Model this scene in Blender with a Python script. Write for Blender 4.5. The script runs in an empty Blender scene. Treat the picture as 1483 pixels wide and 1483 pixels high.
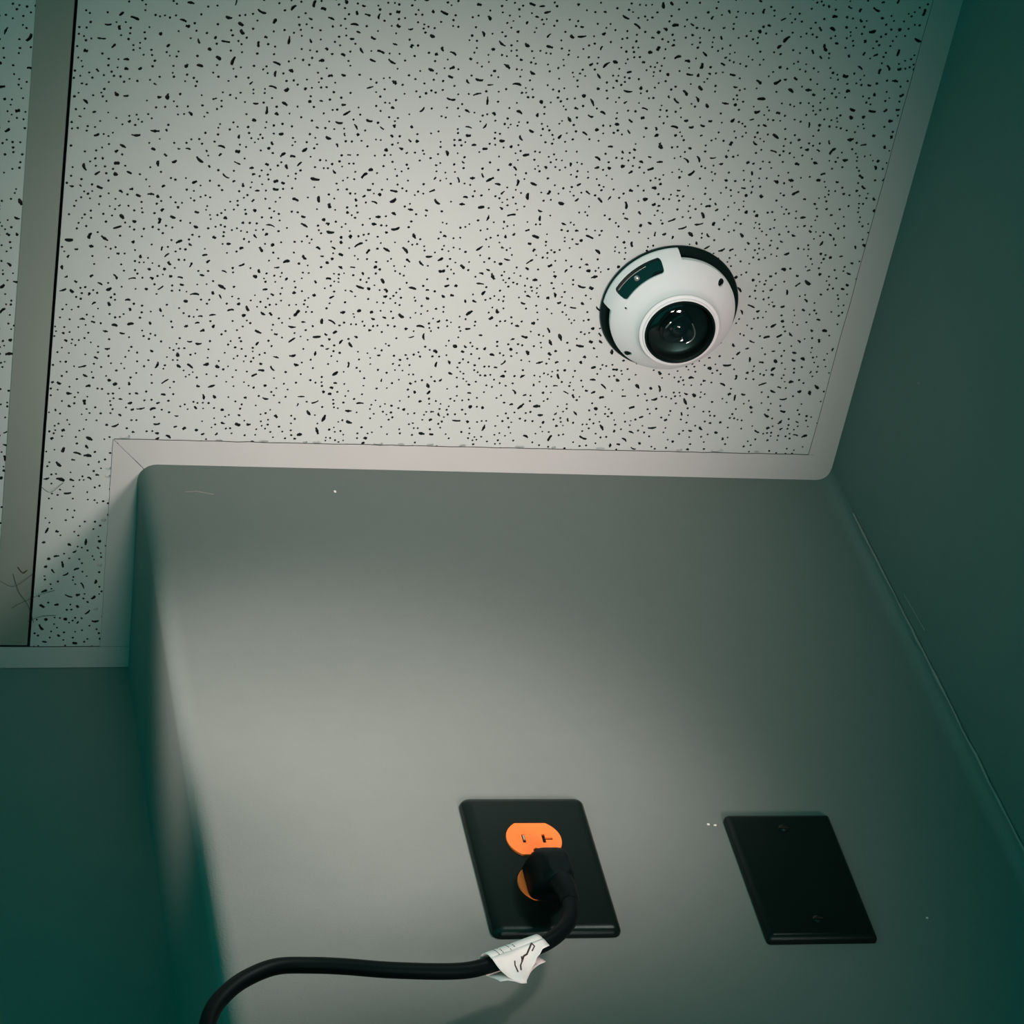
import bpy, math, random
from mathutils import Vector, Matrix
from mathutils.geometry import delaunay_2d_cdt

S = bpy.context.scene
COL = S.collection
random.seed(7)
PI = math.pi
ZC = 2.90                      # ceiling height; all heights below are measured from the ceiling (z = 0)

# ------------------------------------------------------------------ camera
cam = bpy.data.cameras.new('camera')
cam.sensor_width = 36.0
cam.lens = 36.0 * 4320.1 / 1483.0
cam.clip_start = 0.05
co = bpy.data.objects.new('camera', cam)
COL.objects.link(co)
right = Vector((0.97264369, -0.14888088, -0.17832201))
down = Vector((0.01973954, 0.81782272, -0.57513159))
fwd = Vector((0.23146188, 0.55587812, 0.79838895))
CP = Vector((-0.23170318, -1.18763161, -1.75702154 + ZC))
co.matrix_world = Matrix(((right.x, -down.x, -fwd.x, CP.x),
                          (right.y, -down.y, -fwd.y, CP.y),
                          (right.z, -down.z, -fwd.z, CP.z),
                          (0, 0, 0, 1)))
S.camera = co

# ------------------------------------------------------------------ light
S.view_settings.view_transform = 'Standard'
S.view_settings.look = 'None'
S.view_settings.gamma = 1.0
S.view_settings.exposure = 0.0
S.view_settings.use_curve_mapping = False

world = bpy.data.worlds.new('dim_room')
S.world = world
world.use_nodes = True
bg = world.node_tree.nodes['Background']
bg.inputs[0].default_value = (0.0, 1.0, 0.84, 1)
bg.inputs[1].default_value = 0.46


def spot(name, loc, target, watts, angle, blend, radius, col):
    d = bpy.data.lights.new(name, 'SPOT')
    d.energy = watts
    d.spot_size = math.radians(angle)
    d.spot_blend = blend
    d.shadow_soft_size = radius
    d.color = col
    o = bpy.data.objects.new(name, d)
    o.location = (loc[0], loc[1], loc[2] + ZC)
    v = Vector(target) - Vector(loc)
    o.rotation_euler = v.to_track_quat('-Z', 'Y').to_euler()
    COL.objects.link(o)
    return o


KEY = (1.22, 0.92, 0.885)
spot('ceiling_fill', (0.46, -0.60, -1.45), (0.265, -0.12, 0.0), 38, 25, 1.0, 0.12, KEY)  # added spots from below, in place of light bounced up to the ceiling
spot('ceiling_fill', (0.46, -0.60, -1.45), (0.17, -0.04, 0.0), 55, 27, 1.0, 0.12, KEY)
spot('ceiling_fill', (0.08, -0.75, -1.45), (0.17, -0.04, 0.0), 33, 27, 1.0, 0.12, KEY)
spot('ceiling_fill', (0.08, -0.75, -1.45), (0.02, -0.20, 0.0), 20, 22, 1.0, 0.12, KEY)
spot('wall_fill', (0.50, -0.68, -0.30), (0.00, 0.0, -0.44), 42, 28, 1.0, 0.08, KEY)  # unseen spots added to brighten the boxed-out wall
spot('wall_fill', (0.50, -0.68, -0.30), (0.215, 0.0, -0.37), 25, 27, 1.0, 0.08, KEY)
spot('return_fill', (-0.60, -0.55, -0.33), (0.0, -0.055, -0.26), 40, 19, 1.0, 0.05, KEY)  # fill added to lift the return face and the box edge
spot('low_fill', (0.05, -0.55, -1.35), (0.165, -0.045, -0.558), 9, 8, 1.0, 0.04, KEY)  # extra spot added to brighten the cord label
spot('low_fill', (0.48, -1.10, -1.55), (0.29, 0.0, -0.49), 7, 15, 1.0, 0.05, KEY)  # second added spot, for highlights along the plates' lower edges

# ------------------------------------------------------------------ materials


def mat(name, col, rough=0.6, spec=0.3, metal=0.0, var=0.0, vscale=40.0, bump=0.0, bscale=600.0, col2=None, tint=None):
    m = bpy.data.materials.new(name)
    m.use_nodes = True
    nt = m.node_tree
    b = nt.nodes['Principled BSDF']
    b.inputs['Base Color'].default_value = (*col, 1)
    b.inputs['Roughness'].default_value = rough
    b.inputs['Metallic'].default_value = metal
    b.inputs['Specular IOR Level'].default_value = spec
    if tint:
        b.inputs['Specular Tint'].default_value = (*tint, 1)
    tc = nt.nodes.new('ShaderNodeTexCoord')
    if var > 0 or col2:
        n = nt.nodes.new('ShaderNodeTexNoise')
        n.inputs['Scale'].default_value = vscale
        n.inputs['Detail'].default_value = 5
        nt.links.new(tc.outputs['Object'], n.inputs['Vector'])
        r = nt.nodes.new('ShaderNodeMix')
        r.data_type = 'RGBA'
        c2 = col2 or tuple(c * (1 - var) for c in col)
        c1 = col if col2 else tuple(min(1, c * (1 + var)) for c in col)
        r.inputs[6].default_value = (*c1, 1)
        r.inputs[7].default_value = (*c2, 1)
        nt.links.new(n.outputs['Fac'], r.inputs[0])
        nt.links.new(r.outputs[2], b.inputs['Base Color'])
    if bump > 0:
        n2 = nt.nodes.new('ShaderNodeTexNoise')
        n2.inputs['Scale'].default_value = bscale
        n2.inputs['Detail'].default_value = 3
        nt.links.new(tc.outputs['Object'], n2.inputs['Vector'])
        bp = nt.nodes.new('ShaderNodeBump')
        bp.inputs['Strength'].default_value = bump
        bp.inputs['Distance'].default_value = 0.001
        nt.links.new(n2.outputs['Fac'], bp.inputs['Height'])
        nt.links.new(bp.outputs['Normal'], b.inputs['Normal'])
    return m


M_TILE = mat('tile_white', (0.395, 0.468, 0.448), 0.9, 0.1, var=0.03, vscale=30, bump=0.10, bscale=900)
M_CORE_SHADED = mat('tile_core_shaded', (0.02, 0.03, 0.027), 0.95, 0.0)  # unpainted core, coloured near black to put deep shade into the pits
M_TRIM = mat('trim_enamel', (0.375, 0.42, 0.405), 0.55, 0.25, var=0.04, vscale=25, bump=0.05, bscale=300)
M_TEE = mat('tee_enamel', (0.185, 0.230, 0.20), 0.6, 0.25, var=0.04, vscale=25, bump=0.05, bscale=300)
M_WALL = mat('wall_paint', (0.138, 0.172, 0.158), 0.75, 0.2, var=0.05, vscale=60, bump=0.22, bscale=700)
M_DECK = mat('dark_deck', (0.03, 0.03, 0.03), 0.9, 0.1, var=0.1)
M_BLACK = mat('black_plastic', (0.003, 0.007, 0.006), 0.26, 0.22, var=0.1, tint=(0.62, 1.0, 0.95), bump=0.02, bscale=400)
M_RUBBER = mat('black_rubber', (0.002, 0.005, 0.005), 0.5, 0.09, var=0.1, tint=(0.55, 1.0, 0.95), bump=0.03)
M_ORANGE = mat('orange_plastic', (0.86, 0.19, 0.035), 0.45, 0.3, var=0.06, vscale=300)
M_SLOT = mat('slot_dark', (0.02, 0.012, 0.008), 0.7, 0.2)
M_BRASS = mat('contact_metal', (0.75, 0.62, 0.45), 0.35, 0.5, metal=0.8)
M_LABEL = mat('label_vinyl', (0.86, 0.87, 0.84), 0.5, 0.3, var=0.03, vscale=200)
M_INK = mat('label_ink', (0.06, 0.055, 0.05), 0.7, 0.1)
M_COVER = mat('camera_white', (0.60, 0.66, 0.665), 0.5, 0.3, var=0.02, vscale=90, bump=0.05, bscale=900)
M_CAMBLK = mat('camera_black', (0.002, 0.007, 0.006), 0.35, 0.2, var=0.1, tint=(0.55, 1.0, 0.95))
M_GLOSS = mat('smoked_gloss', (0.003, 0.010, 0.010), 0.08, 0.5, var=0.1)
M_STEEL = mat('steel', (0.55, 0.55, 0.54), 0.3, 0.5, metal=0.9)
M_CHIP = mat('bare_plaster', (0.80, 0.78, 0.74), 0.8, 0.1, var=0.05)
M_EDGE = mat('dark_inner_edge', (0.09, 0.085, 0.075), 0.8, 0.1, var=0.2, vscale=300)  # darker face along the inner edge of the wall angle
M_SCUFF = mat('pale_scuff', (0.27, 0.26, 0.24), 0.7, 0.2, var=0.05)
M_WEB = mat('dusty_web', (0.05, 0.05, 0.045), 0.9, 0.1)


def glass_mat():
    m = bpy.data.materials.new('clear_dome')
    m.use_nodes = True
    nt = m.node_tree
    out = nt.nodes['Material Output']
    nt.nodes.remove(nt.nodes['Principled BSDF'])
    t = nt.nodes.new('ShaderNodeBsdfTransparent')
    t.inputs[0].default_value = (0.85, 0.95, 0.93, 1)
    g = nt.nodes.new('ShaderNodeBsdfGlossy')
    g.inputs['Roughness'].default_value = 0.02
    f = nt.nodes.new('ShaderNodeFresnel')
    f.inputs['IOR'].default_value = 1.5
    mx = nt.nodes.new('ShaderNodeMixShader')
    nt.links.new(f.outputs[0], mx.inputs[0])
    nt.links.new(t.outputs[0], mx.inputs[1])
    nt.links.new(g.outputs[0], mx.inputs[2])
    nt.links.new(mx.outputs[0], out.inputs['Surface'])
    return m


M_GLASS = glass_mat()

# ------------------------------------------------------------------ mesh helpers


class MB:
    """collects vertices and faces of ONE mesh object"""

    def __init__(s):
        s.v, s.f, s.m = [], [], []

    def add(s, vs, fs, mi=0):
        b = len(s.v)
        s.v += [tuple(p) for p in vs]
        s.f += [tuple(b + i for i in f) for f in fs]
        s.m += [mi] * len(fs)

    def box(s, lo, hi, mi=0):
        x0, y0, z0 = lo
        x1, y1, z1 = hi
        s.add([(x0, y0, z0), (x1, y0, z0), (x1, y1, z0), (x0, y1, z0), (x0, y0, z1), (x1, y0, z1), (x1, y1, z1), (x0, y1, z1)],
              [(0, 3, 2, 1), (4, 5, 6, 7), (0, 1, 5, 4), (1, 2, 6, 5), (2, 3, 7, 6), (3, 0, 4, 7)], mi)

    def prism(s, poly, z0, z1, mi=0):
        """plan polygon (counter-clockwise) extruded from z0 up to z1"""
        n = len(poly)
        s.add([(x, y, z0) for x, y in poly] + [(x, y, z1) for x, y in poly],
              [tuple(range(n - 1, -1, -1)), tuple(range(n, 2 * n))] + [(i, (i + 1) % n, n + (i + 1) % n, n + i) for i in range(n)], mi)

    def loft(s, rings, cap0=True, cap1=True, mi=0):
        n = len(rings[0])
        vs = [p for r in rings for p in r]
        fs = []
        for k in range(len(rings) - 1):
            for i in range(n):
                j = (i + 1) % n
                fs.append((k * n + i, k * n + j, (k + 1) * n + j, (k + 1) * n + i))
        if cap0:
            fs.append(tuple(range(n - 1, -1, -1)))
        if cap1:
            fs.append(tuple((len(rings) - 1) * n + i for i in range(n)))
        s.add(vs, fs, mi)

    def revolve(s, prof, n=64, cap0=False, cap1=False, c=(0, 0), mi=0):
        s.loft([[(c[0] + r * math.cos(a * 2 * PI / n), c[1] + r * math.sin(a * 2 * PI / n), z) for a in range(n)] for r, z in prof], cap0, cap1, mi)

    def tube(s, pts, rad, n=12, mi=0):
        pts = [Vector(p) for p in pts]
        rings = []
        up = Vector((0, -1, 0.01))
        for i, p in enumerate(pts):
            t = (pts[min(i + 1, len(pts) - 1)] - pts[max(i - 1, 0)]).normalized()
            u = (up - t * up.dot(t)).normalized()
            w = t.cross(u)
            r = rad[i] if isinstance(rad, (list, tuple)) else rad
            rings.append([p + (u * math.cos(a * 2 * PI / n) + w * math.sin(a * 2 * PI / n)) * r for a in range(n)])
            up = u
        s.loft(rings, True, True, mi)

    def build(s, name, mats, parent=None, loc=(0, 0, 0), smooth=False, recalc=True, angle=35):
        me = bpy.data.meshes.new(name)
        me.from_pydata(s.v, [], s.f)
        if not isinstance(mats, (list, tuple)):
            mats = [mats]
        for m in mats:
            me.materials.append(m)
        me.polygons.foreach_set('material_index', s.m)
        me.update()
        if recalc:
            import bmesh
            bm = bmesh.new()
            bm.from_mesh(me)
            bmesh.ops.recalc_face_normals(bm, faces=bm.faces)
            bm.to_mesh(me)
            bm.free()
        if smooth:
            me.polygons.foreach_set('use_smooth', [True] * len(me.polygons))
            me.set_sharp_from_angle(angle=math.radians(angle))
        o = bpy.data.objects.new(name, me)
        COL.objects.link(o)
        o.parent = parent
        o.location = loc
        return o


def catmull(P, k=8):
    P = [Vector(p) for p in P]
    Q = [P[0] * 2 - P[1]] + P + [P[-1] * 2 - P[-2]]
    out = []
    for i in range(1, len(Q) - 2):
        a, b, c, d = Q[i - 1:i + 3]
        for j in range(k):
            t = j / k
            out.append(0.5 * ((2 * b) + (c - a) * t + (2 * a - 5 * b + 4 * c - d) * t * t + (3 * b - a - 3 * c + d) * t ** 3))
    out.append(P[-1])
    return out


def struct(o, label=None, cat=None):
    o['kind'] = 'structure'
    if label:
        o['label'] = label
    if cat:
        o['category'] = cat
    return o


def thing(name, label, cat, loc):
    o = bpy.data.objects.new(name, None)
    o.empty_display_size = 0.03
    COL.objects.link(o)
    o.location = (loc[0], loc[1], loc[2] + ZC)
    o['label'] = label
    o['category'] = cat
    return o


ROOM = (0, 0, ZC)

# ------------------------------------------------------------------ the room (x: along the boxed-out wall, y: into the wall)
W, D = 0.5159, 0.1824
LA, LB, LD = 0.0239, 0.024, 0.0103        # slight lean and skew of the real walls
XRET = 0.0074                             # return wall meets the recessed wall here
ZB = -ZC                                  # the walls run down to floor level


def xr(y, z):
    return W - LB * y - LA * z


def wall_strip(mb, plan, z0, z1):
    """plan(z) -> list of (x, y): a wall surface with thickness closed behind"""
    zs = [z1, z1 * 0.6 + z0 * 0.4, z0]
    mb.loft([[(x, y, z) for x, y in plan(z)] for z in zs])


def arc(cx, cy, r, a0, a1, n):
    return [(cx + r * math.cos(math.radians(a0 + (a1 - a0) * i / n)), cy + r * math.sin(math.radians(a0 + (a1 - a0) * i / n))) for i in range(n + 1)]


def plan_box(z):
    lx = -LD * z
    xw = xr(0, z)
    R = 0.013
    p = [(XRET + lx - 0.0, D + 0.03)]
    p += [(lx + XRET * 0.12, 0.020)]
    p += arc(lx + R, R, R, 180, 270, 6)
    p += [(lx + 0.25, 0.0)]
    f = 0.010
    p += arc(xw - f, -f, f, 90, 0, 5)      # paint-filled inner corner
    p += [(xw + 0.03, -f), (xw + 0.03, D + 0.03)]
    return p


mb = MB()
wall_strip(mb, plan_box, ZB, 0.05)
wall_back = struct(mb.build('wall_back', M_WALL, None, ROOM, smooth=True, angle=30), 'grey painted boxed-out wall section carrying the outlet plates', 'wall')

mb = MB()
wall_strip(mb, lambda z: [(XRET - LD * z + 0.02, D), (XRET - LD * z + 0.02, D + 0.05), (-1.3, D + 0.05), (-1.3, D + 0.02 * 1.3)], ZB, 0.05)
wall_left = struct(mb.build('wall_left', M_WALL, None, ROOM), 'dark recessed wall left of the boxed-out section', 'wall')

mb = MB()
wall_strip(mb, lambda z: [(xr(0.02, z), 0.02), (xr(-1.7, z), -1.7), (xr(-1.7, z) + 0.08, -1.7), (xr(0.02, z) + 0.08, 0.02)], ZB, 0.05)
wall_right = struct(mb.build('wall_right', M_WALL, None, ROOM), 'dark side wall right of the dome camera', 'wall')

mb = MB()
mb.box((-1.35, -3.2, ZB - 0.05), (0.70, 0.30, ZB))
struct(mb.build('floor', mat('floor_carpet', (0.02, 0.028, 0.026), 0.95, 0.05, var=0.3, vscale=200), None, ROOM), 'dark carpeted floor under the ceiling camera', 'floor')

# paint marks on the walls: slivers of bare plaster / scuffs, a fraction of a millimetre thick


def mark(name, pts, parent, m, plane, h=0.0005):
    mb = MB()
    if plane == 'back':
        mb.loft([[(x, -0.0001, z) for x, z in pts], [(x, -h, z) for x, z in pts]])
    else:
        mb.loft([[(xr(y, z) + 0.0002, y, z) for y, z in pts], [(xr(y, z) - h, y, z) for y, z in pts]])
    return mb.build(name, m, parent)


def blob(cx, cz, r, n=7, sx=1.0):
    return [(cx + sx * r * random.uniform(0.6, 1.15) * math.cos(i * 2 * PI / n), cz + r * random.uniform(0.6, 1.15) * math.sin(i * 2 * PI / n)) for i in range(n)]


# ------------------------------------------------------------------ ceiling: deck, tiles with real pits, tee bar
XT, TW = -0.0691, 0.0242
TILE_T = 0.016
mb = MB()
mb.box((-1.3, -1.7, 0.06), (0.62, 0.30, 0.10))
ceiling = struct(mb.build('ceiling', M_DECK, None, ROOM), 'suspended ceiling of white pitted acoustic tiles', 'ceiling')


def pit_poly(c, kind):
    if kind == 0:                              # pinhole
        r = random.uniform(0.00074, 0.00104)
        n = 6
        a0 = random.random() * PI
        return [(c[0] + r * random.uniform(.8, 1.15) * math.cos(a0 + i * 2 * PI / n), c[1] + r * random.uniform(.8, 1.15) * math.sin(a0 + i * 2 * PI / n)) for i in range(n)], r
    L = random.choice((0.0012, 0.0016, 0.0020, 0.0027)) * random.uniform(.8, 1.2)   # fissure, half length
    wd = random.uniform(0.0007, 0.00125)
    a = math.radians(random.gauss(18, 42))
    bend = random.uniform(-0.9, 0.9) * L * 0.3
    n = 5
    top, bot = [], []
    for i in range(n):
        t = -1 + 2 * i / (n - 1)
        w = wd * (0.62 + 0.38 * (1 - t * t)) * random.uniform(.65, 1.3)
        yc = bend * (t * t - 0.4)
        top.append((t * L, yc + w))
        bot.append((t * L, yc - w))
    ca, sa = math.cos(a), math.sin(a)
    return [(c[0] + x * ca - y * sa, c[1] + x * sa + y * ca) for x, y in bot + top[::-1]], L + 0.0005


def pitted_tile(name, poly, region, parent, pits=(), density=0.0265):
    """tile whose underside has every pinhole and fissure cut into it; region = (x0, y0, x1, y1)"""
    x0, y0, x1, y1 = region
    area = (x1 - x0) * (y1 - y0) * 1e6
    cell = 0.006
    grid = {}

    def inside(p, q=poly):
        r = False
        j = len(q) - 1
        for i in range(len(q)):
            if (q[i][1] > p[1]) != (q[j][1] > p[1]) and p[0] < (q[j][0] - q[i][0]) * (p[1] - q[i][1]) / (q[j][1] - q[i][1]) + q[i][0]:
                r = not r
            j = i
        return r

    polys, kinds = [], []

    def put(c, pl, r, k):
        gx, gy = int(math.floor(c[0] / cell)), int(math.floor(c[1] / cell))
        for i in range(gx - 2, gx + 3):
            for j in range(gy - 2, gy + 3):
                for (o, ro) in grid.get((i, j), ()):
                    if math.hypot(o[0] - c[0], o[1] - c[1]) < r + ro + (0.0011 if k == 0 else 0.0003):
                        return
        for p in ((c[0] - r, c[1] - r), (c[0] + r, c[1] - r), (c[0] + r, c[1] + r), (c[0] - r, c[1] + r)):
            if not inside(p):
                return
        grid.setdefault((gx, gy), []).append((c, r))
        polys.append(pl)
        kinds.append(k)

    for c, pl, r in pits:
        put(c, pl, r, 2)
    n = int(area * density)
    for k in (1, 0):
        for _ in range(int(n * (0.27 if k else 1.05))):
            c = (random.uniform(x0, x1), random.uniform(y0, y1))
            pl, r = pit_poly(c, k)
            put(c, pl, r, k)
    V = [Vector(p) for p in poly]
    F = [list(range(len(poly)))]
    for pl in polys:
        b = len(V)
        V += [Vector(p) for p in pl]
        F.append(list(range(b, b + len(pl))))
    vo, eo, fo, vi, ei, fi = delaunay_2d_cdt(V, [], F, 1, 1e-8)
    mb = MB()
    tri = [tuple(f) for f, src in zip(fo, fi) if not any(i > 0 for i in src)]
    mb.add([(v.x, v.y, 0) for v in vo], [t[::-1] for t in tri])
    for pl, k in zip(polys, kinds):
        m = len(pl)
        cx = sum(p[0] for p in pl) / m
        cy = sum(p[1] for p in pl) / m
        dp = (0.0045, 0.0030, 0.0022)[k]
        sc = (0.9, 0.8, 0.7)[k]
        lo = [(cx + (x - cx) * sc, cy + (y - cy) * sc, dp) for x, y in pl]
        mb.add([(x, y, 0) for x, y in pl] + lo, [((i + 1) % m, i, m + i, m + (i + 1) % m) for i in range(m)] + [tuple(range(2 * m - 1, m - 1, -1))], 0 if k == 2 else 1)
    nn = len(poly)
    mb.add([(x, y, 0) for x, y in poly] + [(x, y, TILE_T) for x, y in poly], [(i, (i + 1) % nn, nn + (i + 1) % nn, nn + i) for i in range(nn)] + [tuple(range(nn, 2 * nn))])
    return mb.build(name, [M_TILE, M_CORE_SHADED], parent, recalc=False)


FL = 0.0205                       # visible width of the wall angle
YT = -0.47                        # front edge of the tile, out of the picture


def edge_chip(cx, cy, L, w):
    n = 9
    return ((cx, cy), [(cx + L * math.cos(i * 2 * PI / n) * random.uniform(.75, 1.1), cy + w * math.sin(i * 2 * PI / n) * random.uniform(.6, 1.2)) for i in range(n)], L)


chips = [edge_chip(-0.012, -FL - 0.0012, 0.005, 0.0024)]
for x, L, w in ((0.055, .003, .0015), (0.087, .004, .0012), (0.117, .002, .0012), (0.125, .004, .0012), (0.170, .004, .0022), (0.187, .003, .001),
                (0.208, .003, .0014), (0.232, .003, .001), (0.275, .004, .0012), (0.300, .002, .001), (0.335, .004, .001), (0.395, .003, .0012), (0.424, .0055, .0028), (0.455, .002, .001)):
    chips.append(edge_chip(x, -FL - 0.0004 - 0.016 * x * 0.3, L, w))
for y in (0.005, 0.012, 0.05, 0.09, 0.13):
    chips.append(edge_chip(-FL - 0.0008, y, 0.0022, 0.0018))

main_poly = [(XT + 0.0022, YT), (xr(YT, 0) - 0.004, YT), (xr(0, 0) - 0.004, -0.004), (-0.003, -0.004), (-0.003, D - 0.004), (XT + 0.0022, D - 0.004)]
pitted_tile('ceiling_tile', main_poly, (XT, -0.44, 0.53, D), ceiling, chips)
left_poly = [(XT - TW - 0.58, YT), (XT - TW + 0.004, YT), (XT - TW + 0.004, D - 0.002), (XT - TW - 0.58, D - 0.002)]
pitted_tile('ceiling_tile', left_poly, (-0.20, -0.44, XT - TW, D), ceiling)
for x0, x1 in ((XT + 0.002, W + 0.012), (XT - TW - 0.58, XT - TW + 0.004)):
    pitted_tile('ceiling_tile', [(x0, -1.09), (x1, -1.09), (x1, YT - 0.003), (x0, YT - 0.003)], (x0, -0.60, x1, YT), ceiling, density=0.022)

# tee bars: flange plus the web that runs up into the plenum


def tee(x0, x1, y0, y1, along_y):
    mb = MB()
    t = 0.0011
    mb.box((x0, y0, -t), (x1, y1, -0.0001))
    if along_y:
        xm = (x0 + x1) / 2
        mb.box((xm - 0.001, y0, -0.0001), (xm + 0.001, y1, 0.035))
    else:
        ym = (y0 + y1) / 2
        mb.box((x0, ym - 0.001, -0.0001), (x1, ym + 0.001, 0.035))
    return mb.build('tee_bar', M_TEE, ceiling)


tee(XT - TW, XT, -1.1, D - 0.0195, True)
tee(XT + 0.0005, W + 0.004, YT - 0.013, YT + 0.011, False)
tee(XT - TW - 0.58, XT - TW - 0.0005, YT - 0.013, YT + 0.011, False)

# wall angle: four mitred lengths following the wall, with a slightly uneven inner edge
ZF0, ZF1 = -0.0012, -0.0002


def angle_strip(name, outer, inner, label):
    """outer / inner: plan polylines of the wall side and the tile side, same length"""
    n = len(outer)
    mb = MB()
    ring = []
    for k in range(n):
        o, i = outer[k], inner[k]
        ring.append([(o[0], o[1], ZF0), (i[0], i[1], ZF0), (i[0], i[1], ZF1), (o[0], o[1], ZF1)])
    mb.loft(ring)
    for q in range(len(mb.f)):
        if len(mb.f[q]) == 4 and q < 4 * (n - 1) and q % 4 == 1:
            mb.m[q] = 1
    # upright leg against the wall, up behind the tile edge
    up = []
    for k in range(n):
        o, i = outer[k], inner[k]
        d = Vector((i[0] - o[0], i[1] - o[1])).normalized() * 0.0008
        up.append([(o[0], o[1], ZF1), (o[0] + d.x, o[1] + d.y, ZF1), (o[0] + d.x, o[1] + d.y, 0.03), (o[0], o[1], 0.03)])
    mb.loft(up)
    return struct(mb.build(name, [M_TRIM, M_EDGE], None, ROOM), label, 'trim')


def seg(a, b, n, jit=0.0):
    out = []
    for i in range(n + 1):
        t = i / n
        j = random.uniform(-jit, jit) if 0 < i < n else 0
        out.append((a[0] + (b[0] - a[0]) * t, a[1] + (b[1] - a[1]) * t, j))
    return out


g = 0.0003
NS = 60
# along the box front: mitre at the outer corner, squared with the right-hand run at the inner corner
o = [(x, y) for x, y, _ in seg((0.0050, 0.0050), (W + 0.010, 0.0050), NS)]
i = [(x, y + j) for x, y, j in seg((-0.0190, -FL), (W - FL + 0.0045, -FL - 0.0017), NS, 0.00025)]
trim_1 = angle_strip('trim_1', o, i, 'pale metal wall angle along the top of the boxed-out wall')
# along the return
o = [(x, y) for x, y, _ in seg((0.0044, 0.0052), (XRET + 0.005, D - 0.0004), 30)]
i = [(x - abs(j), y) for x, y, j in seg((-0.0196, -FL + 0.0004), (XRET - FL - 0.002, D - 0.0004), 30, 0.0004)]
trim_2 = angle_strip('trim_2', o, i, 'short shaded metal wall angle along the return of the boxed-out wall')
# along the recessed wall
o = [(x, y) for x, y, _ in seg((XRET - 0.0006, D - g), (-1.25, D + 0.025), 40)]
i = [(x, y + j) for x, y, j in seg((XRET - 0.0006, D - 0.0195), (-1.25, D + 0.025 - 0.0195), 40, 0.0002)]
trim_3 = angle_strip('trim_3', o, i, 'dark metal wall angle along the recessed left wall')
for q in trim_3.data.vertices:
    q.co.z -= 0.0003
# along the right wall
o = [(x, y) for x, y, _ in seg((xr(0, 0) + 0.0060, 0.0052), (xr(-1.6, 0) + 0.004, -1.6), 60)]
i = [(x + j, y) for x, y, j in seg((xr(-0.02, 0) - FL - 0.0005, -FL - 0.0012), (xr(-1.6, 0) - FL, -1.6), 60, 0.0003)]
trim_4 = angle_strip('trim_4', o, i, 'metal wall angle along the dark right wall')

for q in trim_4.data.vertices:
    q.co.z += 0.0003

# marks on the walls
for cx, cz, r, sx in ((0.1370, -0.0305, 0.0013, 0.8), (0.3275, -0.3915, 0.0011, 1.0), (0.3318, -0.3925, 0.0009, 1.2), (0.4470, -0.4800, 0.0009, 1.0)):
    mark('paint_chip', blob(cx, cz, r, sx=sx), wall_back, M_CHIP, 'back')
mark('scratch', [(0.0295, -0.0345), (0.0380, -0.0335), (0.0500, -0.0370), (0.0495, -0.0377), (0.0375, -0.0342), (0.0295, -0.0350)], wall_back, M_SCUFF, 'back', 0.0003)

# ------------------------------------------------------------------ dome camera
CX, CY = 0.3645, -0.1456
cam_root = thing('security_camera', 'white dome security camera with black lens mounted on the ceiling tile', 'camera', (CX, CY, 0))
NB = 96
mb = MB()
mb.revolve([(0.0475, 0.0), (0.0500, -0.0008), (0.0503, -0.0022), (0.0496, -0.0032), (0.0435, -0.0036), (0.0432, -0.0120)], NB, True, True)
mb.build('base_plate', M_CAMBLK, cam_root, smooth=True)

GR = [(0.0500, -0.0040), (0.0485, -0.0072), (0.0470, -0.0100), (0.0455, -0.0124), (0.0440, -0.0146), (0.0400, -0.0190), (0.0350, -0.0242), (0.0315, -0.0278), (0.0300, -0.0300), (0.0290, -0.0325)]


def gz(r):
    if r >= GR[0][0]:
        return GR[0][1]
    for (a, za), (b, zb) in zip(GR, GR[1:]):
        if r >= b:
            return zb + (za - zb) * (r - b) / (a - b)
    return GR[-1][1]


L0, L1 = -178.0, -92.0             # the lobe that carries the infrared window
RO, RI, RL = 0.0453, 0.0290, 0.0497


def outer_r(deg):
    """cover outline with the lobe, shoulders eased"""
    d = (deg + 180) % 360 - 180
    e = 2.2
    if L0 <= d <= L1:
        t = min(1, min(d - L0, L1 - d) / e)
        return RO + (RL - RO) * (t * t * (3 - 2 * t))
    return RO


def pol(r, deg):
    return (r * math.cos(math.radians(deg)), r * math.sin(math.radians(deg)))


angs = [i * 3.0 for i in range(120)] + [(L0 + k * 0.55) % 360 for k in range(-1, 6)] + [(L1 - k * 0.55) % 360 for k in range(-1, 6)]
angs = sorted(set(round(a, 3) for a in angs))
outer = [pol(outer_r(a), a) for a in angs]
# window outline: rounded annular sector
WA, WB, WR0, WR1 = -160.0, -110.5, 0.0400, 0.0476


def sector(a0, a1, r0, r1, rc):
    pts = []
    for (ca, cr, sa, sr, q0) in ((a1, r1, -1, -1, 0), (a0, r1, 1, -1, 90), (a0, r0, 1, 1, 180), (a1, r0, -1, 1, 270)):
        for k in range(5):
            q = math.radians(q0 + k * 22.5)
            rr = cr + sr * rc + rc * math.sin(q)
            ad = math.degrees(rc / cr)
            aa = ca + sa * ad + ad * math.cos(q)
            pts.append((aa, rr))
    # densify the long sides
    out = []
    for (a, r), (b, s) in zip(pts, pts[1:] + pts[:1]):
        n = max(1, int(abs(b - a) / 4))
        for k in range(n):
            out.append((a + (b - a) * k / n, r + (s - r) * k / n))
    return out


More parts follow.
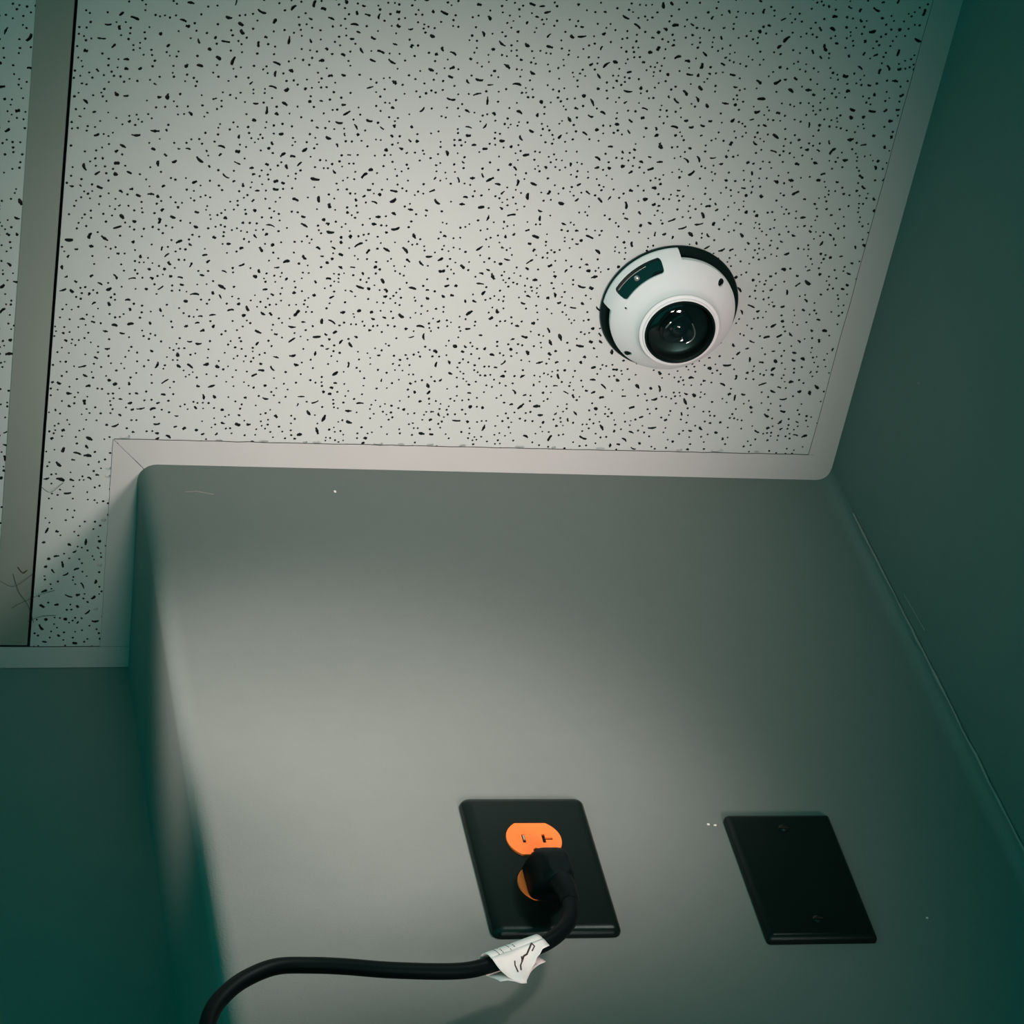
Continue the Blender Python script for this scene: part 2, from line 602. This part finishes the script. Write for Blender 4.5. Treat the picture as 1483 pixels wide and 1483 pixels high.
win_p = sector(WA, WB, WR0, WR1, 0.0022)
win = [pol(r, a) for a, r in win_p][::-1]
holes = [win]
SCR = [(0.0418, -47.0), (0.0412, 134.0)]
for r, a in SCR:
    c = pol(r, a)
    holes.append([(c[0] + 0.0024 * math.cos(k * PI / 6), c[1] + 0.0024 * math.sin(k * PI / 6)) for k in range(12)])
led = pol(0.0386, -167.0)
holes.append([(led[0] + 0.0008 * math.cos(k * PI / 4), led[1] + 0.0008 * math.sin(k * PI / 4)) for k in range(8)])
inner = [pol(RI, a * 4.0) for a in range(90)]
V = [Vector(p) for p in outer]
F = [list(range(len(outer)))]
for h in [inner] + holes:
    b = len(V)
    V += [Vector(p) for p in h]
    F.append(list(range(b, b + len(h))))
for rr in (0.0300, 0.0315, 0.0333, 0.0350, 0.0375, 0.0400, 0.0420, 0.0440, 0.0455, 0.0470, 0.0485):   # points that carry the curvature

    def clear(p):
        for h in holes:
            for q in h:
                if math.hypot(p[0] - q[0], p[1] - q[1]) < 0.0007:
                    return False
        return True
    for k in range(120):
        a = k * 3.0 + (1.5 if int(rr * 1e4) % 2 else 0)
        if rr < outer_r(a) - 0.0008 and clear(pol(rr, a)):
            V.append(Vector(pol(rr, a)))
vo, eo, fo, vi, ei, fi = delaunay_2d_cdt(V, [], F, 1, 1e-7)
mb = MB()
mb.add([(v.x, v.y, gz(v.length)) for v in vo], [tuple(f)[::-1] for f, s in zip(fo, fi) if not any(q > 0 for q in s)])
n = len(outer)
sk = []
for a, p in zip(angs, outer):
    d = (a + 180) % 360 - 180
    lobe = outer_r(a) > RO + 0.0005
    sk.append((p[0], p[1], -0.0034 if lobe else -0.0094))
mb.add([(p[0], p[1], gz(math.hypot(*p))) for p in outer] + sk, [(k, (k + 1) % n, n + (k + 1) % n, n + k) for k in range(n)])
for h, dp in zip(holes, (0.0012, 0.0016, 0.0016, 0.003)):
    m = len(h)
    mb.add([(p[0], p[1], gz(math.hypot(*p))) for p in h] + [(p[0], p[1], gz(math.hypot(*p)) + dp) for p in h], [((k + 1) % m, k, m + k, m + (k + 1) % m) for k in range(m)])
cover = mb.build('cover', M_COVER, cam_root, smooth=True, angle=32)
cover['label'] = 'white cover with a stepped rim'
# infrared window: smoked pane set a little into the cover
mb = MB()
cxw, cyw = pol((WR0 + WR1) / 2, (WA + WB) / 2)
mid = [pol(r, a) for a, r in sector(WA + 2.0, WB - 2.0, WR0 + 0.0012, WR1 - 0.0012, 0.0018)]
nn = min(len(win), len(mid))
mb.add([(p[0], p[1], gz(math.hypot(*p)) + 0.0009) for p in win], [tuple(range(len(win)))])
b = MB()
a_n, r_n = 24, 6
vs, fs = [], []
for ia in range(a_n + 1):
    for ir in range(r_n + 1):
        t = ir / r_n
        r = WR0 - 0.0004 + (WR1 - WR0 + 0.0008) * t
        a = WA - 0.6 + (WB - WA + 1.2) * ia / a_n
        x, y = pol(r, a)
        vs.append((x, y, gz(r) + 0.0013 - 0.0009 * math.sin(PI * t)))
for ia in range(a_n):
    for ir in range(r_n):
        k = ia * (r_n + 1) + ir
        fs.append((k, k + 1, k + r_n + 2, k + r_n + 1))
b.add(vs, fs)
ir_win = b.build('infrared_window', M_GLOSS, cam_root, smooth=True, angle=60)
# emitter and a steel sliver put in as the glint inside the window
mb = MB()
ex, ey = pol(0.0437, -137.0)
ez = gz(0.0437) + 0.0002
mb.revolve([(0.0021, ez + 0.001), (0.0021, ez - 0.0004), (0.0016, ez - 0.0010), (0.0007, ez - 0.0014)], 16, True, True, (ex, ey))
em = mb.build('emitter', M_STEEL, ir_win, smooth=True)
mb = MB()
mb.tube([(*pol(0.0461, -157 + k * 3.2), gz(0.0461) + 0.0001) for k in range(11)], [0.00045] + [0.00034 - 0.00002 * k for k in range(10)], 8)
mb.build('window_glint', M_STEEL, ir_win, smooth=True)

for r, a in SCR:
    c = pol(r, a)
    z = gz(r)
    mb = MB()
    mb.revolve([(0.0024, z + 0.0016), (0.0023, z + 0.0008), (0.0016, z + 0.0002), (0.0013, z + 0.0002), (0.0011, z + 0.0010)], 14, True, True, c)
    mb.build('screw', M_CAMBLK, cam_root, smooth=True)
mb = MB()
mb.revolve([(0.0009, gz(0.0386) + 0.003), (0.0007, gz(0.0386) + 0.0006)], 10, True, True, led)
mb.build('indicator_light', M_CAMBLK, cam_root)

mb = MB()
mb.revolve([(0.0290, -0.0322), (0.0289, -0.0335), (0.0280, -0.0343), (0.0270, -0.0345), (0.0268, -0.0350), (0.0263, -0.0357), (0.0256, -0.0359), (0.0251, -0.0354), (0.0249, -0.0330), (0.0249, -0.026)], NB)
ring = mb.build('lens_ring', M_COVER, cam_root, smooth=True, angle=40)
mb = MB()
mb.revolve([(0.0253, -0.0350), (0.0255, -0.0361), (0.0252, -0.0366), (0.0243, -0.0367), (0.0237, -0.0362), (0.0235, -0.0350)], NB)
gask = mb.build('gasket', M_CAMBLK, ring, smooth=True)
# black well, inner turret with arcs for its glints, front lens
mb = MB()
mb.revolve([(0.0242, -0.0345), (0.0235, -0.0300), (0.0200, -0.0270), (0.0002, -0.0265)], 64, False, True)
mb.build('lens_well', M_CAMBLK, cam_root, smooth=True, angle=50)


def tri_ring(R, cut, z, n=48):
    """rounded triangle outline"""
    out = []
    for k in range(n):
        a = 2 * PI * k / n
        out.append((R * (1 + cut * math.cos(3 * (a - 0.55))) * math.cos(a), R * (1 + cut * math.cos(3 * (a - 0.55))) * math.sin(a), z))
    return out


mb = MB()
mb.loft([tri_ring(0.0125, .10, -0.0268), tri_ring(0.0118, .10, -0.0330), tri_ring(0.0108, .10, -0.0342), tri_ring(0.0092, .06, -0.0340), tri_ring(0.0070, 0, -0.0325)], True, True)
tur = mb.build('lens_turret', M_GLOSS, cam_root, smooth=True, angle=35)
mb = MB()
prof = [(0.0068 * math.cos(t * PI / 16), -0.0322 - 0.0040 * math.sin(t * PI / 16)) for t in range(0, 9)]
mb.revolve([(max(r, 0.0001), z) for r, z in prof], 32, True, True)
mb.build('lens', M_GLOSS, tur, smooth=True, angle=60)
tr = tri_ring(0.0113, .10, -0.0341, 72)  # partial steel arcs added to act as glints around the turret
mb = MB()
mb.tube(tr[-8:] + tr[:12], [0.0002] + [0.0005] * 18 + [0.0007], 8)
mb.build('glint_arc', M_STEEL, tur, smooth=True)
mb = MB()
mb.tube(tr[38:46], [0.0002] + [0.0006] * 6 + [0.0002], 8)
mb.build('glint_arc', M_STEEL, tur, smooth=True)
# clear dome over the lens
mb = MB()
Rg, hg = 0.0236, 0.0070
mb.revolve([(max(0.0001, Rg * math.sin(PI / 2 * (1 - t / 14))), -0.0352 - hg * (math.cos(PI / 2 * (1 - t / 14)))) for t in range(15)], 64, False, True)
mb.build('glass_dome', M_GLASS, cam_root, smooth=True, angle=80)

# ------------------------------------------------------------------ wall plates


def rrect(w, h, rc, n=5):
    pts = []
    for cx, cz, a0 in ((w / 2 - rc, h / 2 - rc, 0), (-w / 2 + rc, h / 2 - rc, 90), (-w / 2 + rc, -h / 2 + rc, 180), (w / 2 - rc, -h / 2 + rc, 270)):
        for k in range(n + 1):
            a = math.radians(a0 + 90 * k / n)
            pts.append((cx + rc * math.cos(a), cz + rc * math.sin(a)))
    return pts


def plate_mesh(w, h, rc, prof):
    mb = MB()
    rings = []
    for inset, dep in prof:
        rings.append([(x, -dep, z) for x, z in rrect(w - 2 * inset, h - 2 * inset, max(0.0006, rc - inset * 0.6))])
    mb.loft(rings)
    return mb


def plate_screw(mbz, z, parent, y, m=M_BLACK):
    mb = MB()
    prof = [(0.0034, 0.0005), (0.0033, -0.0004), (0.0026, -0.0010), (0.0010, -0.0012)]
    n = 20
    mb.loft([[(mbz + r * math.cos(k * 2 * PI / n), y + d, z + r * math.sin(k * 2 * PI / n)) for k in range(n)] for r, d in prof])
    s_ = mb.build('screw', m, parent, smooth=True, angle=40)
    mb = MB()
    mb.box((mbz - 0.0030, y - 0.00128, z - 0.0004), (mbz + 0.0030, y - 0.0008, z + 0.0004))
    mb.build('slot', M_SLOT, s_)
    return s_


P1 = (0.16982, -0.36970, 0.0795, 0.1237)
P2 = (0.33810, -0.38730, 0.0700, 0.1143)
c1 = (P1[0] + P1[2] / 2, P1[1] - P1[3] / 2)
c2 = (P2[0] + P2[2] / 2, P2[1] - P2[3] / 2)

out_root = thing('wall_outlet', 'black outlet plate with orange sockets on the grey wall, plug in its lower socket', 'outlet', (c1[0], 0, c1[1]))
plate_mesh(P1[2], P1[3], 0.0055, [(0, 0.0), (0.0, 0.0016), (0.0006, 0.0030), (0.0018, 0.0044), (0.0036, 0.0053), (0.0060, 0.0057)]).build('cover_plate', M_BLACK, out_root, smooth=True, angle=50)


def receptacle(zc, slots):
    R, hh = 0.01735, 0.0144
    out = []
    a0 = math.degrees(math.asin(hh / R))
    for k in range(17):
        a = math.radians(-a0 + 2 * a0 * k / 16)
        out.append((R * math.cos(a), R * math.sin(a)))
    for k in range(17):
        a = math.radians(180 - a0 + 2 * a0 * k / 16)
        out.append((R * math.cos(a), R * math.sin(a)))
    V = [Vector(p) for p in out]
    F = [list(range(len(out)))]
    for h in slots:
        b = len(V)
        V += [Vector(p) for p in h]
        F.append(list(range(b, b + len(h))))
    vo, eo, fo, vi, ei, fi = delaunay_2d_cdt(V, [], F, 1, 1e-7)
    mb = MB()
    y1, y0 = -0.0068, -0.0050
    mb.add([(v.x, y1, v.y + zc) for v in vo], [tuple(f) for f, s in zip(fo, fi) if not any(q > 0 for q in s)])
    n = len(out)
    mb.add([(x, y1, z + zc) for x, z in out] + [(x * 1.02, y0, z * 1.02 + zc) for x, z in out], [(k, (k + 1) % n, n + (k + 1) % n, n + k) for k in range(n)])
    for h in slots:
        m = len(h)
        mb.add([(x, y1, z + zc) for x, z in h] + [(x, y0 + 0.0010, z + zc) for x, z in h], [(k, (k + 1) % m, m + (k + 1) % m, m + k) for k in range(m)])
        mb.add([(x, y0 + 0.0010, z + zc) for x, z in h], [tuple(range(m))], 1)
    return mb.build('socket', [M_ORANGE, M_SLOT], out_root, recalc=True)


def rect(x0, z0, x1, z1):
    return [(x0, z0), (x1, z0), (x1, z1), (x0, z1)]


tee_slot = [(0.0052, -0.0038), (0.0072, -0.0038), (0.0072, -0.0011), (0.0118, -0.0011), (0.0118, 0.0009), (0.0072, 0.0009), (0.0072, 0.0042), (0.0052, 0.0042)]
ground = [(0.0024 * math.cos(math.radians(a)), -0.0108 + 0.0022 * math.sin(math.radians(a))) for a in range(0, 360, 30)]
slots = [rect(-0.0074, -0.0036, -0.0054, 0.0040), tee_slot, ground]
s1 = receptacle(0.0199, slots)
s2 = receptacle(-0.0199, slots)
mb = MB()
mb.box((-0.0066, -0.0064, 0.0199 - 0.0005), (-0.0054, -0.0042, 0.0199 + 0.0040))
mb.build('contact', M_BRASS, s1)
plate_screw(0, 0, out_root, -0.0057)

blank_root = thing('blank_wall_plate', 'plain black blank plate on the grey wall, right of the outlet', 'wall plate', (c2[0], 0, c2[1]))
plate_mesh(P2[2], P2[3], 0.0022, [(0, 0.0), (0.0, 0.0022), (0.0005, 0.0036), (0.0016, 0.0050), (0.0030, 0.0057), (0.0046, 0.0060)]).build('cover_plate', M_BLACK, blank_root, smooth=True, angle=50)
plate_screw(0, 0.0417, blank_root, -0.0060)
plate_screw(0, -0.0417, blank_root, -0.0060)

# ------------------------------------------------------------------ power cord: moulded plug, strain relief, cord, wrapped label
px, pz = c1[0], c1[1] - 0.0199
cord_root = thing('power_cord', 'thick black power cord with a white wrapped label, plugged into the lower orange socket', 'power cord', (px, 0, pz))


def L(p):
    return (p[0] - px, p[1], p[2] - pz)


def prof_ring(w, zt, zb, y, rc=0.004, sk=0.0):
    w2 = w / 2
    h = zt - zb
    return [(x + sk, y, z + (zt + zb) / 2) for x, z in rrect(w, h, min(rc, w * .48, h * .48), 4)]


mb = MB()
mb.loft([prof_ring(0.0225, 0.0150, -0.0160, -0.0070, 0.005, -0.0012),
         prof_ring(0.0250, 0.0165, -0.0180, -0.0085, 0.007, -0.0007),
         prof_ring(0.0235, 0.0150, -0.0205, -0.0150, 0.006),
         prof_ring(0.0225, 0.0115, -0.0235, -0.0220, 0.006),
         prof_ring(0.0205, 0.0065, -0.0260, -0.0290, 0.006),
         prof_ring(0.0170, 0.0000, -0.0260, -0.0340, 0.006),
         prof_ring(0.0120, -0.0060, -0.0240, -0.0365, 0.005)])
mb.build('plug', M_RUBBER, cord_root, smooth=True, angle=40)
for sx in (-0.0064, 0.0064):
    mb = MB()
    mb.box((sx - 0.0007, -0.0085, -0.0034), (sx + 0.0007, -0.0042, 0.0034))
    mb.build('prong', M_BRASS, cord_root)

path = [(px + 0.0002, -0.0270, -0.4700), (px + 0.0008, -0.0320, -0.4840), (0.2098, -0.0355, -0.5010), (0.2052, -0.0380, -0.5190), (0.1935, -0.0400, -0.5345), (0.1775, -0.0410, -0.5455),
        (0.1500, -0.0420, -0.5590), (0.1300, -0.0430, -0.5645), (0.0945, -0.0440, -0.5640), (0.0675, -0.0440, -0.5605), (0.0484, -0.0440, -0.5590), (0.0290, -0.0450, -0.5605),
        (0.0128, -0.0460, -0.5690), (-0.0005, -0.0480, -0.5820), (-0.0118, -0.0500, -0.6000), (-0.0170, -0.0520, -0.6230), (-0.0180, -0.054, -0.66), (-0.017, -0.056, -0.72), (-0.015, -0.058, -0.80)]
cpts = catmull([L(p) for p in path], 8)
mb = MB()
mb.tube(cpts, 0.00475, 16)
mb.build('cord', M_RUBBER, cord_root, smooth=True, angle=60)
# ribbed strain relief
mb = MB()
sp = cpts[3:17]
mb.tube(sp, [0.0078 - 0.00018 * k - (0.0004 if k % 2 else 0) for k in range(len(sp))], 16)
mb.build('strain_relief', M_RUBBER, cord_root, smooth=True, angle=50)

# label: a loose vinyl wrap round the cord whose two ends hang down stuck together
i0 = 8 * 4 + 2
lab = cpts[i0:i0 + 20]
# resample by arc length between two pixels of the photograph's tag
A, Bq = Vector(L((0.1825, -0.0408, -0.5425))), Vector(L((0.1490, -0.0420, -0.5592)))
ax = (Bq - A)
LEN = ax.length
ax.normalize()
u = Vector((0, -1, 0))
u = (u - ax * u.dot(ax)).normalized()
w = ax.cross(u)
if w.z > 0:
    w = -w                                  # w points down
NR = 22


def lab_pt(s, th, r):
    """s along the cord, th round it (0 = towards the room, 90 = down)"""
    return A + ax * s + (u * math.cos(th) + w * math.sin(th)) * r


mb = MB()
ns = 14
rows = []
for a in range(ns + 1):
    s = LEN * a / ns
    r = 0.0066 + 0.0004 * a / ns
    row = []
    # wraps from the hanging front sheet, up over the front and the top, round the back, down again
    for k in range(NR + 1):
        th = math.radians(16 - 212 * k / NR)
        row.append(lab_pt(s, th, r))
    rows.append(row)
vs = [p for r in rows for p in r]
m = NR + 1
mb.add(vs, [(a * m + k, a * m + k + 1, (a + 1) * m + k + 1, (a + 1) * m + k) for a in range(ns) for k in range(NR)])
# the two ends hang down stuck together: long near the left end, almost nothing at the right end, torn edge
fl = []
for side in (0, NR):
    cols = []
    for a in range(ns + 1):
        t = a / ns
        if t < 0.74:
            hang = 0.0060 + 0.0145 * max(0.0, (t - 0.10) / 0.64) ** 1.25
        else:
            hang = 0.0205 - 0.0110 * (t - 0.74) / 0.26
        if side == 0:
            hang *= 1 + 0.04 * math.sin(a * 2.7)
        p0 = rows[a][side]
        c = A + ax * (LEN * t)
        off = (p0 - c).dot(u)
        col = []
        for k in range(7):
            q = k / 6
            e = (1 - (1 - q) ** 1.6) * min(1.0, max(0.0, (hang - 0.0055) / 0.008))
            p = p0 + w * (hang * q) - u * (off * e - (0.0006 if side == 0 else 0.0)) - ax * (0.0035 * q * max(0, t - 0.6))
            col.append(p)
        cols.append(col)
    if side == 0:
        fl = cols
    vs = [p for c in cols for p in c]
    mb.add(vs, [(a * 7 + k, a * 7 + k + 1, (a + 1) * 7 + k + 1, (a + 1) * 7 + k) for a in range(ns) for k in range(6)])
label = mb.build('wrap_label', M_LABEL, cord_root, smooth=True, angle=60)
import bmesh
bm = bmesh.new()
bm.from_mesh(label.data)
bmesh.ops.remove_doubles(bm, verts=bm.verts, dist=0.00002)
bm.to_mesh(label.data)
bm.free()
sm = label.modifiers.new('thickness', 'SOLIDIFY')
sm.thickness = 0.00035
sm.offset = 0
label['label'] = 'white printed vinyl label with a torn hanging flap'

# print on the label: broken rows of fine print running round the cord, a dark smudge of larger marks on the flap
mb = MB()


def dash(s, t0, t1, wd):
    n = max(2, int((t1 - t0) / 8))
    vs = []
    for k in range(n + 1):
        th = math.radians(t0 + (t1 - t0) * k / n)
        r = 0.0066 + 0.0004 * s / LEN + 0.00028
        vs += [lab_pt(s - wd, th, r), lab_pt(s + wd, th, r)]
    mb.add(vs, [(2 * k, 2 * k + 1, 2 * k + 3, 2 * k + 2) for k in range(n)])


for f, wd, spans in ((0.52, .00032, ((-84, -60), (-52, -30), (-20, 4))), (0.61, .00026, ((-84, -40), (-34, -6), (2, 14))),
                     (0.76, .00026, ((-80, -52), (-44, -30), (-20, 12))), (0.84, .00028, ((-82, -60), (-52, 14)))):
    for t0, t1 in spans:
        t = t0
        while t < t1:
            e = min(t1, t + random.uniform(6, 14))
            dash(LEN * f, t, e, wd)
            t = e + random.uniform(1.5, 3)
mb.build('fine_print', M_INK, label)
mb = MB()


def stroke(pts, wd):
    """ink stroke on the flap: (t along, q down)"""
    P = []
    for t, q in pts:
        a = min(ns - 1, int(t * ns))
        fr = t * ns - a
        c = [fl[a][k].lerp(fl[a + 1][k], fr) for k in range(7)]
        h = (c[6] - c[0]).length
        qq = min(0.98, max(0.0, q / max(h, 1e-4))) * 6
        k = min(5, int(qq))
        P.append(c[k].lerp(c[k + 1], qq - k) + u * 0.0004)
    mb.tube(P, wd, 6)


stroke([(0.24, 0.0004), (0.31, 0.0024), (0.40, 0.0050), (0.46, 0.0052), (0.54, 0.0078)], 0.00055)
stroke([(0.24, 0.0004), (0.22, 0.0026), (0.30, 0.0046)], 0.0004)
stroke([(0.50, 0.0050), (0.53, 0.0076), (0.60, 0.0096), (0.64, 0.0124)], 0.00045)
stroke([(0.66, 0.0062), (0.70, 0.0086), (0.72, 0.0130)], 0.0004)
mb.build('print', M_INK, label)

# ------------------------------------------------------------------ cobweb on the tee bar, marks and caulk on the right wall
web = thing('cobweb', 'wisps of dusty dark cobweb on the ceiling bar at its end by the left wall', 'cobweb', (-0.074, 0.115, -0.0012))

def wisp(pts, r=0.00016):
    mb = MB()
    P = catmull([(x + 0.074, y - 0.115, z) for x, y, z in pts], 5)
    mb.tube(P, r, 5)
    mb.build('strand', M_WEB, web)


wisp([(-0.083, 0.098, -0.0002), (-0.078, 0.112, -0.0030), (-0.071, 0.124, -0.0022), (-0.0655, 0.142, 0.0002)], .0002)
wisp([(-0.094, 0.103, 0.0), (-0.084, 0.108, -0.002), (-0.077, 0.104, -0.003), (-0.069, 0.098, 0.0)])
wisp([(-0.082, 0.128, -0.001), (-0.074, 0.120, -0.004), (-0.062, 0.114, -0.003), (-0.052, 0.113, 0.0008)])
wisp([(-0.080, 0.092, 0.0), (-0.076, 0.096, -0.0018), (-0.073, 0.0945, 0.0)], .0004)
wisp([(-0.070, 0.140, -0.001), (-0.060, 0.134, -0.003), (-0.050, 0.136, 0.0009)])
wisp([(-0.068, 0.020, -0.001), (-0.061, 0.024, -0.003), (-0.052, 0.018, 0.0009)])

mb = MB()
bead = []
for k in range(30):
    z = -0.060 - 0.40 * k / 29
    x = xr(0, z) - 0.0010 + random.uniform(-.0003, .0003)
    bead.append((x, -0.0105 + random.uniform(-.0004, .0004), z))
mb.tube(bead, [0.0008 + random.uniform(-.0003, .0004) for _ in bead], 6)
mb.build('caulk_bead', M_SCUFF, wall_right, smooth=True)
mark('scratch', [(-0.020, -0.170), (-0.0193, -0.1705), (-0.0215, -0.215), (-0.0222, -0.2145)], wall_right, M_SCUFF, 'right', 0.0003)
mark('paint_chip', [(q[0], q[1]) for q in blob(-0.150, -0.10, 0.0010)], wall_right, M_SCUFF, 'right')
